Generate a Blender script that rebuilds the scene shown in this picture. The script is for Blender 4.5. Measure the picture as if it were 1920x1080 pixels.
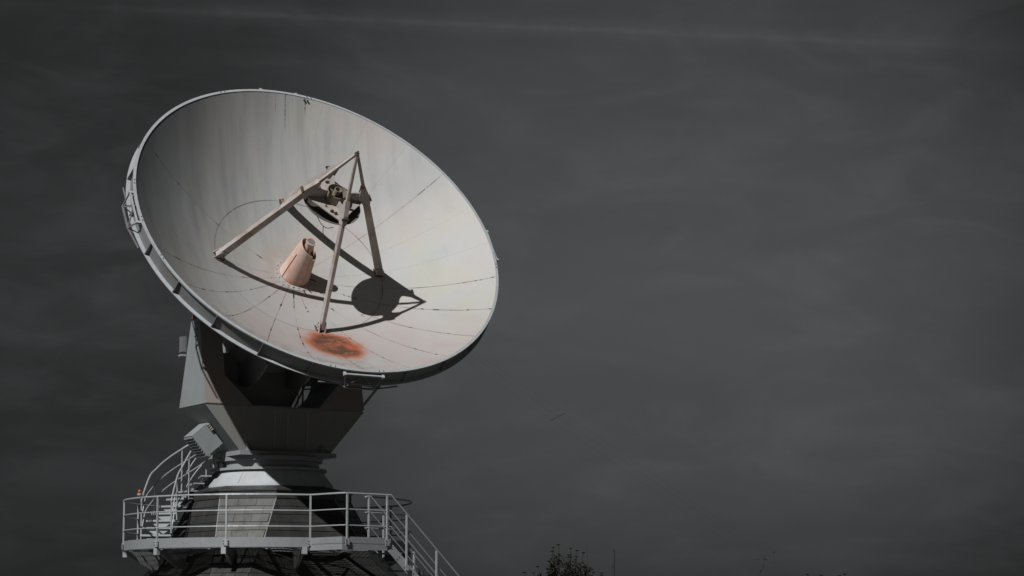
import bpy, math, random
from mathutils import Vector, Matrix
random.seed(7)
R = math.radians
sc = bpy.context.scene
for o in list(bpy.data.objects):
    bpy.data.objects.remove(o)

# ------------------------------------------------------------------ camera
CAM = Vector((5.6375, -60.0, 1.6))
PITCH = math.atan(660 / 4800)
cd = bpy.data.cameras.new('camera'); cam = bpy.data.objects.new('camera', cd)
sc.collection.objects.link(cam); sc.camera = cam
cam.location = CAM
cam.rotation_euler = (math.pi / 2 + PITCH, 0, 0)
cd.sensor_width = 36.0; cd.lens = 4800 / 1920 * 36.0
cd.clip_start = 0.5; cd.clip_end = 20000

def view_dir(px, py):
    """world direction of a point of the sky (used only to lay out the clouds)"""
    f = Vector((0, math.cos(PITCH), math.sin(PITCH))); u = Vector((0, -math.sin(PITCH), math.cos(PITCH)))
    return (f + Vector((1, 0, 0)) * ((px - 960) / 4800) + u * ((540 - py) / 4800)).normalized()

# ------------------------------------------------------------------ sky and sun
SUN = Vector((-0.3174, -0.6724, 0.6686)).normalized()
sun_el = math.asin(SUN.z); sun_az = math.atan2(SUN.x, SUN.y)
world = bpy.data.worlds.new('World'); sc.world = world; world.use_nodes = True
wn = world.node_tree.nodes; wl = world.node_tree.links
wn.clear()
def WN(t, **k):
    n = wn.new(t)
    for a, v in k.items(): setattr(n, a, v)
    return n
def wmath(op, a, b=None, clamp=False):
    n = WN('ShaderNodeMath', operation=op, use_clamp=clamp)
    for i, v in enumerate((a, b)):
        if v is None: continue
        if isinstance(v, (int, float)): n.inputs[i].default_value = v
        else: wl.new(v, n.inputs[i])
    return n.outputs[0]
def wramp(v, a, b, c, d):
    n = WN('ShaderNodeMapRange', interpolation_type='SMOOTHSTEP')
    wl.new(v, n.inputs[0])
    for i, x in enumerate((a, b, c, d)): n.inputs[i + 1].default_value = x
    return n.outputs[0]
sky = WN('ShaderNodeTexSky', sky_type='NISHITA', sun_disc=False, sun_elevation=sun_el, sun_rotation=sun_az,
         air_density=1.0, dust_density=1.6, ozone_density=1.0)
SKY_VALUE = 0.212
hsv = WN('ShaderNodeHueSaturation'); hsv.inputs['Saturation'].default_value = 0.0; hsv.inputs['Value'].default_value = SKY_VALUE
wl.new(sky.outputs[0], hsv.inputs['Color'])
tc = WN('ShaderNodeTexCoord')
def wdot(v):
    n = WN('ShaderNodeVectorMath', operation='DOT_PRODUCT'); wl.new(tc.outputs['Generated'], n.inputs[0])
    n.inputs[1].default_value = v; return n.outputs['Value']
def wnoise(scale, detail, stretch, dist=0.0, rot=(0, 0, 0)):
    mp = WN('ShaderNodeMapping'); mp.inputs['Scale'].default_value = stretch; mp.inputs['Rotation'].default_value = rot
    wl.new(tc.outputs['Generated'], mp.inputs[0])
    n = WN('ShaderNodeTexNoise'); n.inputs['Scale'].default_value = scale; n.inputs['Detail'].default_value = detail
    n.inputs['Roughness'].default_value = 0.55; n.inputs['Distortion'].default_value = dist
    wl.new(mp.outputs[0], n.inputs['Vector']); return n.outputs['Fac']
# thin veil of high cloud: broad bank to the right plus fine wisps
bank = wramp(wdot(view_dir(1240, 545)), math.cos(0.195), math.cos(0.01), 0.0, 1.0)
broad = wnoise(6.0, 4, (1, 1, 3.0), 0.3)
wisp = wnoise(15.0, 7, (1.0, 1.0, 2.4), 1.1, (0.12, 0.35, 0))
fine = wnoise(34.0, 6, (1.0, 1.0, 3.2), 0.9, (0.1, -0.25, 0))
veil = wmath('ADD', wmath('MULTIPLY', wramp(broad, .3, .7, 0, 1), .12), wmath('MULTIPLY', wramp(wisp, .40, .74, 0, 1), .17))
veil = wmath('ADD', veil, wmath('MULTIPLY', wramp(fine, .4, .75, 0, 1), .045))
veil = wmath('ADD', veil, wmath('MULTIPLY', bank, .62))
# vapour trail of an aircraft, a great-circle streak
tn = view_dir(0, 6).cross(view_dir(1920, 92)).normalized()
across = wmath('ADD', wdot(tn), wmath('MULTIPLY', wmath('SUBTRACT', wnoise(60, 5, (1, 1, 1)), .5), .0014))
core = wramp(wmath('ABSOLUTE', across), 0.0, 0.0017, 1.0, 0.0)
soft = wramp(wmath('ABSOLUTE', across), 0.0, 0.0060, 1.0, 0.0)
along = wramp(wdot(view_dir(980, 52)), math.cos(0.19), math.cos(0.03), 0.22, 1.0)
trail = wmath('MULTIPLY', wmath('ADD', wmath('MULTIPLY', core, .14), wmath('MULTIPLY', soft, .16)), along)
trail = wmath('MULTIPLY', trail, wramp(wnoise(110, 4, (1, 1, 1)), .3, .7, .65, 1.1))
gain = wmath('ADD', wmath('ADD', veil, trail), .385)
cool = WN('ShaderNodeVectorMath', operation='MULTIPLY'); wl.new(hsv.outputs[0], cool.inputs[0]); cool.inputs[1].default_value = (0.975, 1.0, 1.025)
mul = WN('ShaderNodeVectorMath', operation='SCALE'); wl.new(cool.outputs[0], mul.inputs[0]); wl.new(gain, mul.inputs['Scale'])
bg = WN('ShaderNodeBackground'); bg.inputs['Strength'].default_value = 0.05
wl.new(mul.outputs[0], bg.inputs['Color'])
wo = WN('ShaderNodeOutputWorld'); wl.new(bg.outputs[0], wo.inputs['Surface'])

sl = bpy.data.lights.new('sun', 'SUN'); sl.energy = 4.6; sl.angle = R(0.53); sl.color = (1.0, 0.99, 0.98)
so = bpy.data.objects.new('sun', sl); sc.collection.objects.link(so)
so.rotation_euler = SUN.to_track_quat('Z', 'Y').to_euler()
so.location = SUN * 80

sc.render.engine = 'CYCLES'
vs = sc.view_settings
vs.view_transform = 'Standard'; vs.look = 'None'; vs.exposure = 0.0; vs.gamma = 1.0; vs.use_curve_mapping = False

# ------------------------------------------------------------------ materials
class Mat:
    def __init__(s, name, rough=.6, metal=0.0, spec=.3):
        m = bpy.data.materials.new(name); m.use_nodes = True
        s.m = m; s.n = m.node_tree.nodes; s.l = m.node_tree.links
        s.b = s.n['Principled BSDF']
        s.b.inputs['Roughness'].default_value = rough; s.b.inputs['Metallic'].default_value = metal
        s.b.inputs['Specular IOR Level'].default_value = spec
        s.tc = s.n.new('ShaderNodeTexCoord')
        s.co = s.tc.outputs['Object']
    def put(s, v, sock):
        if isinstance(v, (int, float)): sock.default_value = v
        elif isinstance(v, (tuple, list)): sock.default_value = v if len(v) == 4 or sock.type == 'VECTOR' else (*v, 1)
        else: s.l.new(v, sock)
    def math(s, op, a, b=None, c=None, clamp=False):
        n = s.n.new('ShaderNodeMath'); n.operation = op; n.use_clamp = clamp
        for i, v in enumerate((a, b, c)):
            if v is not None: s.put(v, n.inputs[i])
        return n.outputs[0]
    def noise(s, scale, detail=4, stretch=(1, 1, 1), off=(0, 0, 0), dist=0.0, rough=.55):
        mp = s.n.new('ShaderNodeMapping'); mp.inputs['Scale'].default_value = stretch; mp.inputs['Location'].default_value = off
        s.l.new(s.co, mp.inputs[0])
        n = s.n.new('ShaderNodeTexNoise'); n.inputs['Scale'].default_value = scale; n.inputs['Detail'].default_value = detail
        n.inputs['Distortion'].default_value = dist; n.inputs['Roughness'].default_value = rough
        s.l.new(mp.outputs[0], n.inputs['Vector']); return n.outputs['Fac']
    def ramp(s, v, a, b, c=0.0, d=1.0):
        n = s.n.new('ShaderNodeMapRange'); n.interpolation_type = 'SMOOTHSTEP'
        s.put(v, n.inputs[0])
        for i, x in enumerate((a, b, c, d)): n.inputs[i + 1].default_value = x
        return n.outputs[0]
    def mix(s, f, a, b):
        n = s.n.new('ShaderNodeMix'); n.data_type = 'RGBA'
        s.put(f, n.inputs[0]); s.put(a, n.inputs[6]); s.put(b, n.inputs[7]); return n.outputs[2]
    def color(s, v): s.put(v, s.b.inputs['Base Color'])
    def bump(s, v, strength=.2, dist=.01):
        n = s.n.new('ShaderNodeBump'); n.inputs['Strength'].default_value = strength; n.inputs['Distance'].default_value = dist
        s.put(v, n.inputs['Height']); s.l.new(n.outputs[0], s.b.inputs['Normal'])
    def sep(s):
        n = s.n.new('ShaderNodeSeparateXYZ'); s.l.new(s.co, n.inputs[0]); return n.outputs
    def rand(s):
        n = s.n.new('ShaderNodeObjectInfo'); return n.outputs['Random']

def weathered(name, c, dirt, rust=None, rough=.55, metal=0.0, spec=.3, amount=.5, scale=1.5, rust_amt=0.0, streak=True):
    M = Mat(name, rough, metal, spec)
    big = M.ramp(M.noise(scale, 5, off=(3, 1, 7), dist=.4), .35, .75)
    st = M.ramp(M.noise(scale * 4, 4, (1, 1, .12) if streak else (1, 1, 1), off=(9, 2, 1)), .45, .8)
    col = M.mix(M.math('MULTIPLY', big, amount), c, dirt)
    col = M.mix(M.math('MULTIPLY', st, amount * .7), col, tuple(x * .8 for x in dirt))
    if rust:
        rm = M.ramp(M.noise(scale * 1.3, 6, off=(1, 5, 2), dist=.6), .55 - .1 * rust_amt, .8)
        col = M.mix(M.math('MULTIPLY', rm, rust_amt), col, rust)
    sp = M.ramp(M.noise(scale * 22, 2, off=(4, 4, 4)), .7, .78)
    col = M.mix(M.math('MULTIPLY', sp, .25), col, tuple(x * .4 for x in dirt))
    M.color(col)
    r = M.ramp(big, 0, 1, rough - .06, rough + .12); M.put(r, M.b.inputs['Roughness'])
    M.bump(M.noise(scale * 30, 3), .08, .004)
    return M.m

# the reflector's paint: faded, streaked along the fall line, rust-washed below, one burnt patch
def dish_paint():
    M = Mat('reflector_paint', .78, .33, .3)
    x, y, z = M.sep()
    r = M.math('SQRT', M.math('ADD', M.math('MULTIPLY', x, x), M.math('MULTIPLY', y, y)))
    th = M.math('ARCTAN2', y, x)
    base = (.392, .402, .402)
    soft = M.ramp(M.noise(.55, 4, off=(2, 5, 0), dist=.5), .35, .7)
    col = M.mix(M.math('MULTIPLY', soft, .7), base, (.405, .38, .365))
    soft2 = M.ramp(M.noise(.8, 4, off=(7, 1, 3)), .45, .75)
    col = M.mix(M.math('MULTIPLY', soft2, .5), col, (.33, .35, .358))
    tint = M.ramp(M.noise(.75, 3, off=(11, 4, 2), dist=.4), .48, .72)
    col = M.mix(M.math('MULTIPLY', tint, .7), col, (.405, .402, .345))
    tint2 = M.ramp(M.noise(.62, 3, off=(3, 14, 6), dist=.4), .50, .74)
    col = M.mix(M.math('MULTIPLY', tint2, .45), col, (.425, .372, .362))
    # rain streaks (they run down the bowl, local -y)
    s1 = M.ramp(M.noise(3.2, 5, (1, .10, .10), off=(1, 0, 4), dist=.25), .42, .75)
    s2 = M.ramp(M.noise(9, 4, (1, .07, .07), off=(5, 3, 0)), .45, .8)
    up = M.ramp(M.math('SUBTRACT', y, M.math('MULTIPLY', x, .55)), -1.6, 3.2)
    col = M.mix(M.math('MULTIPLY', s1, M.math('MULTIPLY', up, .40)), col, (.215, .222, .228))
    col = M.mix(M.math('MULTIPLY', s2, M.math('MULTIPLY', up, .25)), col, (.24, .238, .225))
    # grazing-light falloff painted dark on the upper left, with some soot and ragged edges
    shade_grime = M.ramp(M.math('ADD', M.math('ADD', M.math('MULTIPLY', x, -.85), M.math('MULTIPLY', y, .38)), M.math('MULTIPLY', M.math('SUBTRACT', M.noise(2.4, 5, (1, .12, .12), off=(2, 2, 2), dist=.3), .5), 1.2)), .5, 4.5)
    col = M.mix(M.math('MULTIPLY', shade_grime, .92), col, (.060, .070, .077))
    # rust wash that has collected in the lower bowl
    low = M.ramp(M.math('SUBTRACT', M.math('MULTIPLY', y, -1), M.math('MULTIPLY', x, .25)), -.6, 3.6)
    wash = M.math('MULTIPLY', low, M.ramp(M.noise(1.1, 5, off=(0, 9, 2), dist=.7), .25, .75, .25, 1))
    wash = M.math('MULTIPLY', wash, M.ramp(x, -3.6, -1.2))
    col = M.mix(M.math('MULTIPLY', wash, .62), col, (.37, .285, .262))
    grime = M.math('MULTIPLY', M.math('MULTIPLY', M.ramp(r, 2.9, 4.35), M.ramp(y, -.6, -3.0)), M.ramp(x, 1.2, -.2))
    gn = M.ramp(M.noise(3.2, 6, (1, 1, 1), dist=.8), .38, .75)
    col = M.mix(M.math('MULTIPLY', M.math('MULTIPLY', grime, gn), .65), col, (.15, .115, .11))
    # brown rings of rust around the hub
    hub = M.math('MULTIPLY', M.ramp(r, 1.15, .45), M.ramp(M.noise(3.5, 5), .3, .7))
    col = M.mix(M.math('MULTIPLY', hub, .5), col, (.40, .25, .20))
    # burnt patch
    bx = M.math('ADD', x, .0); by = M.math('ADD', y, 2.80)
    wob = M.math('MULTIPLY', M.math('SUBTRACT', M.noise(2.6, 4, off=(3, 3, 3)), .5), .34)
    br = M.math('ADD', M.math('SQRT', M.math('ADD', M.math('MULTIPLY', bx, bx), M.math('MULTIPLY', by, by))), wob)
    halo = M.ramp(br, 1.0, .55); core = M.ramp(br, .80, .54); dark = M.ramp(br, .66, .42)
    col = M.mix(M.math('MULTIPLY', halo, .55), col, (.40, .22, .165))
    col = M.mix(M.math('MULTIPLY', core, .92), col, (.37, .088, .034))
    dn = M.ramp(M.noise(1.15, 4, (1.0, 1.5, 1), off=(4.4, 1.2, 0), dist=.9), .34, .56)
    col = M.mix(M.math('MULTIPLY', M.math('MULTIPLY', dark, dn), .88), col, (.07, .036, .02))
    vein = M.ramp(M.math('ABSOLUTE', M.math('SUBTRACT', M.noise(1.8, 5, (1, 1.7, 1), off=(0, 3, 1), dist=.8), .5)), .022, .004)
    col = M.mix(M.math('MULTIPLY', M.math('MULTIPLY', core, vein), .6), col, (.42, .19, .12))
    # cracked sealant beside the panel joints
    k = M.math('DIVIDE', M.math('SUBTRACT', th, R(-1.0)), R(15))
    fr = M.math('ABSOLUTE', M.math('SUBTRACT', k, M.math('ROUND', k)))
    ds = M.math('MULTIPLY', M.math('MULTIPLY', fr, R(15)), r)
    lowhalf = M.math('MAXIMUM', M.ramp(th, R(-6), R(-10)), M.math('MULTIPLY', M.ramp(M.math('ABSOLUTE', M.math('SUBTRACT', th, R(29))), R(6), R(3)), .35))
    lowhalf = M.math('MAXIMUM', lowhalf, M.math('MULTIPLY', M.ramp(M.math('ABSOLUTE', M.math('SUBTRACT', th, R(149))), R(6), R(3)), .7))
    lowhalf = M.math('MULTIPLY', lowhalf, M.math('SUBTRACT', 1.0, M.math('MULTIPLY', M.ramp(M.math('ABSOLUTE', M.math('SUBTRACT', r, 1.8)), .30, .22), .8)))
    seam = M.math('MULTIPLY', M.ramp(ds, .020, .005), M.ramp(M.noise(2.2, 5, off=(8, 8, 0)), .42, .6))
    col = M.mix(M.math('MULTIPLY', M.math('MULTIPLY', seam, lowhalf), .55), col, (.16, .085, .06))
    mark = M.math('MULTIPLY', M.ramp(ds, .024, .014), M.ramp(M.noise(5.0, 2, off=(2, 0, 6)), .585, .63))
    col = M.mix(M.math('MULTIPLY', M.math('MULTIPLY', mark, lowhalf), .95), col, (.012, .011, .010))
    dr = M.math('ABSOLUTE', M.math('SUBTRACT', r, 2.07))
    ring = M.math('MULTIPLY', M.ramp(dr, .022, .006), M.ramp(M.noise(1.7, 4, off=(1, 1, 0)), .35, .6))
    col = M.mix(M.math('MULTIPLY', ring, .5), col, (.17, .09, .06))
    # drips below two fixings near the top of the rim
    for ax, ay, ln, wd, kk in ((.27, 4.3, .75, .022, .8), (.78, 4.3, .38, .03, .7), (.02, 4.2, .25, .015, .5), (.45, 4.1, .3, .012, .35)):
        fx = M.ramp(M.math('ABSOLUTE', M.math('SUBTRACT', M.math('ADD', x, M.math('MULTIPLY', M.noise(9, 2, (0, 1, 0)), .03)), ax)), wd, wd * .3)
        fy = M.math('MULTIPLY', M.ramp(y, ay - ln, ay - ln * .4), M.ramp(M.noise(14, 3, off=(ax * 9, 0, 0)), .3, .55))
        col = M.mix(M.math('MULTIPLY', M.math('MULTIPLY', fx, fy), kk), col, (.06, .05, .04))
    sp = M.ramp(M.noise(16, 2, off=(6, 2, 8)), .745, .78)
    col = M.mix(M.math('MULTIPLY', sp, .75), col, (.06, .05, .045))
    mot = M.noise(24, 4)
    col = M.mix(M.ramp(mot, .35, .75, 0, .10), col, (.25, .24, .22))
    M.color(col)
    M.put(M.ramp(soft2, 0, 1, .77, .80), M.b.inputs['Roughness'])
    M.bump(M.noise(1.6, 3), .10, .03)
    return M.m

MT = {}
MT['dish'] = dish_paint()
MT['rim'] = weathered('rim_paint', (.33, .355, .37), (.23, .225, .22), (.22, .10, .06), rust_amt=.25, amount=.45, scale=2.2, streak=False)
MT['channel'] = weathered('channel_paint', (.165, .17, .175), (.11, .105, .10), (.2, .125, .10), rust_amt=.35, amount=.6, scale=1.6, streak=False)
MT['backing'] = weathered('backing_steel', (.09, .07, .06), (.05, .035, .03), amount=.5)
MT['leg'] = weathered('strut_paint', (.36, .335, .315), (.20, .135, .10), (.17, .085, .055), rust_amt=.7, amount=.6, scale=2.5, streak=False)
MT['rusty'] = weathered('rusty_bracket', (.13, .085, .065), (.06, .035, .028), amount=.7, scale=6, streak=False)
MT['horn'] = weathered('horn_paint', (.54, .40, .345), (.49, .29, .225), (.45, .175, .10), rust_amt=.85, amount=.7, scale=2.2, streak=False)
MT['cap'] = weathered('horn_window', (.17, .17, .17), (.11, .11, .11), amount=.5, scale=8, rough=.4, streak=False)
MT['sub'] = weathered('subreflector_paint', (.34, .325, .31), (.24, .20, .18), (.27, .15, .10), rust_amt=.35, amount=.5, scale=4, streak=False)
MT['subshell'] = weathered('subreflector_shaded_paint', (.13, .125, .12), (.09, .08, .075), (.18, .10, .07), rust_amt=.35, amount=.5, scale=4, streak=False)  # darkened to paint in the shade inside the shell under the square plate
MT['subframe'] = weathered('subreflector_frame_paint', (.36, .335, .315), (.24, .20, .17), (.24, .13, .09), rust_amt=.3, amount=.6, scale=4, streak=False)
MT['olive'] = weathered('primed_tube', (.24, .215, .17), (.15, .125, .095), (.28, .13, .07), rust_amt=.5, amount=.6, scale=5, streak=False)
MT['mount'] = weathered('mount_paint', (.225, .245, .255), (.175, .175, .165), (.24, .18, .155), rust_amt=.35, amount=.55, scale=.9)
MT['warm'] = weathered('faded_pink_paint', (.235, .203, .188), (.20, .178, .165), (.23, .15, .12), rust_amt=.3, amount=.5, scale=1.1)
MT['drab'] = weathered('faded_drab_paint', (.205, .205, .19), (.165, .165, .152), (.22, .16, .135), rust_amt=.3, amount=.5, scale=1.1)
MT['mountdark'] = weathered('mount_inner_steel', (.26, .265, .27), (.18, .18, .175), amount=.6, scale=1.2)
MT['cone'] = weathered('neck_paint', (.36, .385, .405), (.27, .27, .265), (.3, .2, .16), rust_amt=.15, amount=.4, scale=1.6)
MT['galv'] = weathered('galvanised_steel', (.31, .33, .34), (.22, .228, .235), rough=.5, metal=.2, amount=.5, scale=5, streak=False)
MT['board'] = weathered('kick_board_steel', (.225, .24, .25), (.165, .17, .175), rough=.5, metal=.15, amount=.5, scale=2.5, streak=False)
MT['galvdark'] = weathered('deck_steel', (.17, .175, .18), (.09, .09, .09), rough=.5, metal=.2, amount=.6, scale=4, streak=False)
MT['bolt'] = weathered('bolt_steel', (.06, .045, .035), (.03, .02, .018), amount=.6, scale=9, streak=False)
def cladding_mat():
    M = Mat('slate_cladding', .42, .62, .4)
    col = M.mix(M.rand(), (.062, .064, .065), (.09, .09, .086))
    col = M.mix(M.ramp(M.noise(2.2, 6, dist=.5), .35, .75, 0, .6), col, (.06, .058, .05))
    col = M.mix(M.ramp(M.noise(9, 4, (1, 1, .2)), .5, .8, 0, .45), col, (.13, .128, .115))
    M.color(col); M.put(M.ramp(M.noise(4, 4), .3, .7, .38, .52), M.b.inputs['Roughness'])
    M.bump(M.noise(14, 3), .08, .004); return M.m
MT['clad'] = cladding_mat()
MT['joint'] = weathered('cladding_joint', (.035, .035, .035), (.02, .02, .02), amount=.5)
MT['wall'] = weathered('plinth_render', (.20, .20, .19), (.11, .105, .10), amount=.6, scale=.8)
MT['bark'] = weathered('bark', (.018, .014, .012), (.010, .008, .007), amount=.6, scale=8)
def leaf_mat():
    M = Mat('shrub_leaf', .6, 0, .2)
    M.color(M.mix(M.noise(3, 3), (.009, .010, .007), (.016, .016, .010))); return M.m
MT['leaf'] = leaf_mat()
MT['umbel'] = weathered('dry_flower_head', (.014, .012, .010), (.008, .007, .006), amount=.6, scale=20, streak=False)
MT['wire'] = weathered('dark_cable', (.02, .02, .02), (.012, .012, .012), amount=.5)
MT['redseed'] = weathered('red_seed_head', (.026, .011, .010), (.012, .007, .006), amount=.6, scale=20, streak=False)
def lamp_mat():
    M = Mat('amber_lens', .25, 0, .5); M.color(M.mix(M.noise(20, 3), (.26, .07, .02), (.18, .045, .012))); return M.m
MT['amber'] = lamp_mat()
def ground_mat():
    M = Mat('grass_ground', .9, 0, .1)
    c = M.mix(M.ramp(M.noise(.05, 6), .3, .7), (.085, .085, .080), (.125, .123, .116))
    c = M.mix(M.ramp(M.noise(3, 6), .4, .7, 0, .6), c, (.06, .06, .055)); M.color(c)
    M.bump(M.noise(12, 5), .6, .05); return M.m
MT['ground'] = ground_mat()

# ------------------------------------------------------------------ mesh helpers
COL = sc.collection
class MB:
    def __init__(s): s.v = []; s.f = []
    def add(s, vs_, fs):
        o = len(s.v); s.v += [tuple(v) for v in vs_]; s.f += [tuple(i + o for i in f) for f in fs]; return s
    def hexa(s, p):            # 8 points: bottom quad, top quad
        return s.add(p, [(3, 2, 1, 0), (4, 5, 6, 7), (0, 1, 5, 4), (1, 2, 6, 5), (2, 3, 7, 6), (3, 0, 4, 7)])
    def box(s, x0, x1, y0, y1, z0, z1):
        return s.hexa([(x0, y0, z0), (x1, y0, z0), (x1, y1, z0), (x0, y1, z0), (x0, y0, z1), (x1, y0, z1), (x1, y1, z1), (x0, y1, z1)])
    def obox(s, c, ax, ay, az, hx, hy, hz):
        c = Vector(c); ax = Vector(ax).normalized() * hx; ay = Vector(ay).normalized() * hy; az = Vector(az).normalized() * hz
        P = [c - ax - ay - az, c + ax - ay - az, c + ax + ay - az, c - ax + ay - az, c - ax - ay + az, c + ax - ay + az, c + ax + ay + az, c - ax + ay + az]
        if ax.cross(ay).dot(az) < 0: P = P[4:] + P[:4]
        return s.hexa(P)
    def beam(s, p0, p1, side, w0, h0, w1=None, h1=None):   # tapered rectangular bar; side = direction of the width
        p0 = Vector(p0); p1 = Vector(p1); d = (p1 - p0).normalized()
        sd = Vector(side); sd = (sd - d * sd.dot(d)).normalized(); up = d.cross(sd)
        w1 = w0 if w1 is None else w1; h1 = h0 if h1 is None else h1
        P = []
        for p, w, h in ((p0, w0, h0), (p1, w1, h1)):
            for a, b in ((-1, -1), (1, -1), (1, 1), (-1, 1)): P.append(p + sd * (a * w / 2) + up * (b * h / 2))
        return s.hexa(P)
    def tube(s, pts, r, n=8, caps=True):
        pts = [Vector(p) for p in pts]; m = len(pts)
        rr = r if isinstance(r, (list, tuple)) else [r] * m
        prev = None; vs_ = []; fs = []
        for i, p in enumerate(pts):
            t = (pts[min(i + 1, m - 1)] - pts[max(i - 1, 0)]).normalized()
            if prev is None:
                prev = t.orthogonal().normalized()
            prev = (prev - t * prev.dot(t)).normalized(); q = t.cross(prev)
            for j in range(n):
                a = 2 * math.pi * j / n; vs_.append(p + (prev * math.cos(a) + q * math.sin(a)) * rr[i])
        for i in range(m - 1):
            for j in range(n):
                k = (j + 1) % n; fs.append((i * n + j, i * n + k, (i + 1) * n + k, (i + 1) * n + j))
        if caps:
            fs.append(tuple(range(n))[::-1]); fs.append(tuple((m - 1) * n + j for j in range(n)))
        return s.add(vs_, fs)
    def lathe(s, prof, n=48, origin=(0, 0, 0), ax=(1, 0, 0), ay=(0, 1, 0), az=(0, 0, 1), close=True):
        o = Vector(origin); ax = Vector(ax); ay = Vector(ay); az = Vector(az); m = len(prof); vs_ = []; fs = []
        for r_, z_ in prof:
            for j in range(n):
                a = 2 * math.pi * j / n; vs_.append(o + (ax * math.cos(a) + ay * math.sin(a)) * r_ + az * z_)
        for i in range(m if close else m - 1):
            i2 = (i + 1) % m
            for j in range(n):
                k = (j + 1) % n; fs.append((i * n + j, i * n + k, i2 * n + k, i2 * n + j))
        return s.add(vs_, fs)
    def slab(s, poly, nrm, th):       # polygon (3D points) thickened along -nrm
        n = Vector(nrm).normalized() * th; P = [Vector(p) for p in poly]; m = len(P)
        # orient
        c = Vector((0, 0, 0))
        for i in range(m): c += P[i].cross(P[(i + 1) % m])
        if c.dot(n) < 0: P = P[::-1]
        fs = [tuple(range(m)), tuple(range(2 * m - 1, m - 1, -1))]
        for i in range(m): k = (i + 1) % m; fs.append((i, m + i, m + k, k))
        return s.add(P + [p - n for p in P], fs)
    def build(s, name, mat, parent=None, smooth=True, angle=35):
        me = bpy.data.meshes.new(name); me.from_pydata(s.v, [], s.f); me.update()
        o = bpy.data.objects.new(name, me); COL.objects.link(o); me.materials.append(mat)
        if smooth:
            me.polygons.foreach_set('use_smooth', [True] * len(me.polygons)); me.set_sharp_from_angle(angle=R(angle))
        o.parent = parent
        return o
def tag(o, label, cat=None, group=None, kind=None):
    if label: o['label'] = label
    if cat: o['category'] = cat
    if group: o['group'] = group
    if kind: o['kind'] = kind
    return o
def thing(name, label, cat, loc=(0, 0, 0), mat=None, group=None):
    o = bpy.data.objects.new(name, None); COL.objects.link(o); o.empty_display_size = .2
    if mat is not None: o.matrix_world = mat
    else: o.location = loc
    return tag(o, label, cat, group)
def dup(src, parent, mtx=None, name=None):
    c = src.copy(); COL.objects.link(c); c.parent = parent
    if mtx is not None: c.matrix_local = mtx
    return c
def spline(pts, n=6):
    P = [Vector(p) for p in pts]; P = [P[0] * 2 - P[1]] + P + [P[-1] * 2 - P[-2]]; out = []
    for i in range(1, len(P) - 2):
        for j in range(n):
            t = j / n
            out.append(.5 * ((2 * P[i]) + (P[i + 1] - P[i - 1]) * t + (2 * P[i - 1] - 5 * P[i] + 4 * P[i + 1] - P[i + 2]) * t * t + (3 * P[i] - P[i - 1] - 3 * P[i + 1] + P[i + 2]) * t ** 3))
    out.append(P[-2]); return out

# ------------------------------------------------------------------ ground
gm = MB(); N = 48; S = 4000
def gz(x, y):
    return 0.0
gm.add([(-S, -S, -.005), (S, -S, -.005), (S, S, -.005), (-S, S, -.005)], [(0, 1, 2, 3)])
tag(gm.build('ground', MT['ground'], smooth=False), None, kind='structure')

# ------------------------------------------------------------------ tower base with its clad roof
AZ = R(29.7007); EL = R(35.584)
F0 = R(-12)                                   # azimuth (from -Y towards +X) of the front corner facet
def dirA(a): return Vector((math.sin(a), -math.cos(a), 0))
def octo(A, w, z):                            # square with chamfered corners: chamfer apothem A, half width w
    P = []
    for k in range(4):
        a = F0 + k * math.pi / 2; n = dirA(a); t = Vector((math.cos(a), math.sin(a), 0))
        P += [n * A - t * w, n * A + t * w]
    return [Vector((p.x, p.y, z)) for p in P]
def loft(rings, cap=True):
    m = MB(); n = len(rings[0]); vs_ = [p for r_ in rings for p in r_]; fs = []
    for i in range(len(rings) - 1):
        for j in range(n): k = (j + 1) % n; fs.append((i * n + j, i * n + k, (i + 1) * n + k, (i + 1) * n + j))
    if cap: fs += [tuple(range(n))[::-1], tuple((len(rings) - 1) * n + j for j in range(n))]
    return m.add(vs_, fs)

tower = thing('antenna_tower', 'dark eight-sided clad tower base under the dish, with white conical neck', 'tower')
WALLZ = 1.6
loft([octo(4.35, .42, 0), octo(4.35, .42, WALLZ)]).build('wall', MT['wall'], tower, smooth=False)
ZR = [(4.45, .40, WALLZ), (2.74, .47, 3.27), (2.28, .57, 3.86), (1.73, .665, 4.79)]
loft([octo(a - .015, w, z) for a, w, z in ZR]).build('roof_backing', MT['joint'], tower, smooth=False)
# cladding sheets, laid in courses with staggered joints
def facet_quads(lo, hi):
    P = octo(*lo); Q = octo(*hi)
    for j in range(8): yield j, P[j], P[(j + 1) % 8], Q[(j + 1) % 8], Q[j]
seedc = random.Random(3)
def clad(lo, hi, rows, ncorner, nmain, facets):
    for j, a, b, c_, d_ in facet_quads(lo, hi):
        if j not in facets: continue
        nr = (b - a).cross(d_ - a).normalized()
        ncol = ncorner if j % 2 == 0 else nmain
        for i in range(rows):
            t0, t1 = i / rows, (i + 1) / rows
            off = seedc.uniform(.25, .75) if i % 2 else seedc.uniform(-.15, .15)
            us = sorted({0.0, 1.0} | {min(1, max(0, (k + off) / ncol)) for k in range(0, ncol + 1)})
            us = [u for n_, u in enumerate(us) if n_ == 0 or u - us[n_ - 1] > .04]
            for u0, u1 in zip(us[:-1], us[1:]):
                g = .0035
                def pt(u, t, du, dt):
                    l = a.lerp(d_, t); r_ = b.lerp(c_, t); w = (r_ - l).length
                    return l.lerp(r_, u + du * g / w) + (d_ - a).normalized() * (dt * g * 1.3)
                lift = nr * (.010 + seedc.uniform(0, .005))
                lap = nr * .010
                q = [pt(u0, t0, 1, 1) + lift + lap, pt(u1, t0, -1, 1) + lift + lap, pt(u1, t1, -1, -1) + lift, pt(u0, t1, 1, -1) + lift]
                MB().slab(q, nr, .012).build('cladding_sheet', MT['clad'], tower, smooth=False)
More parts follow.
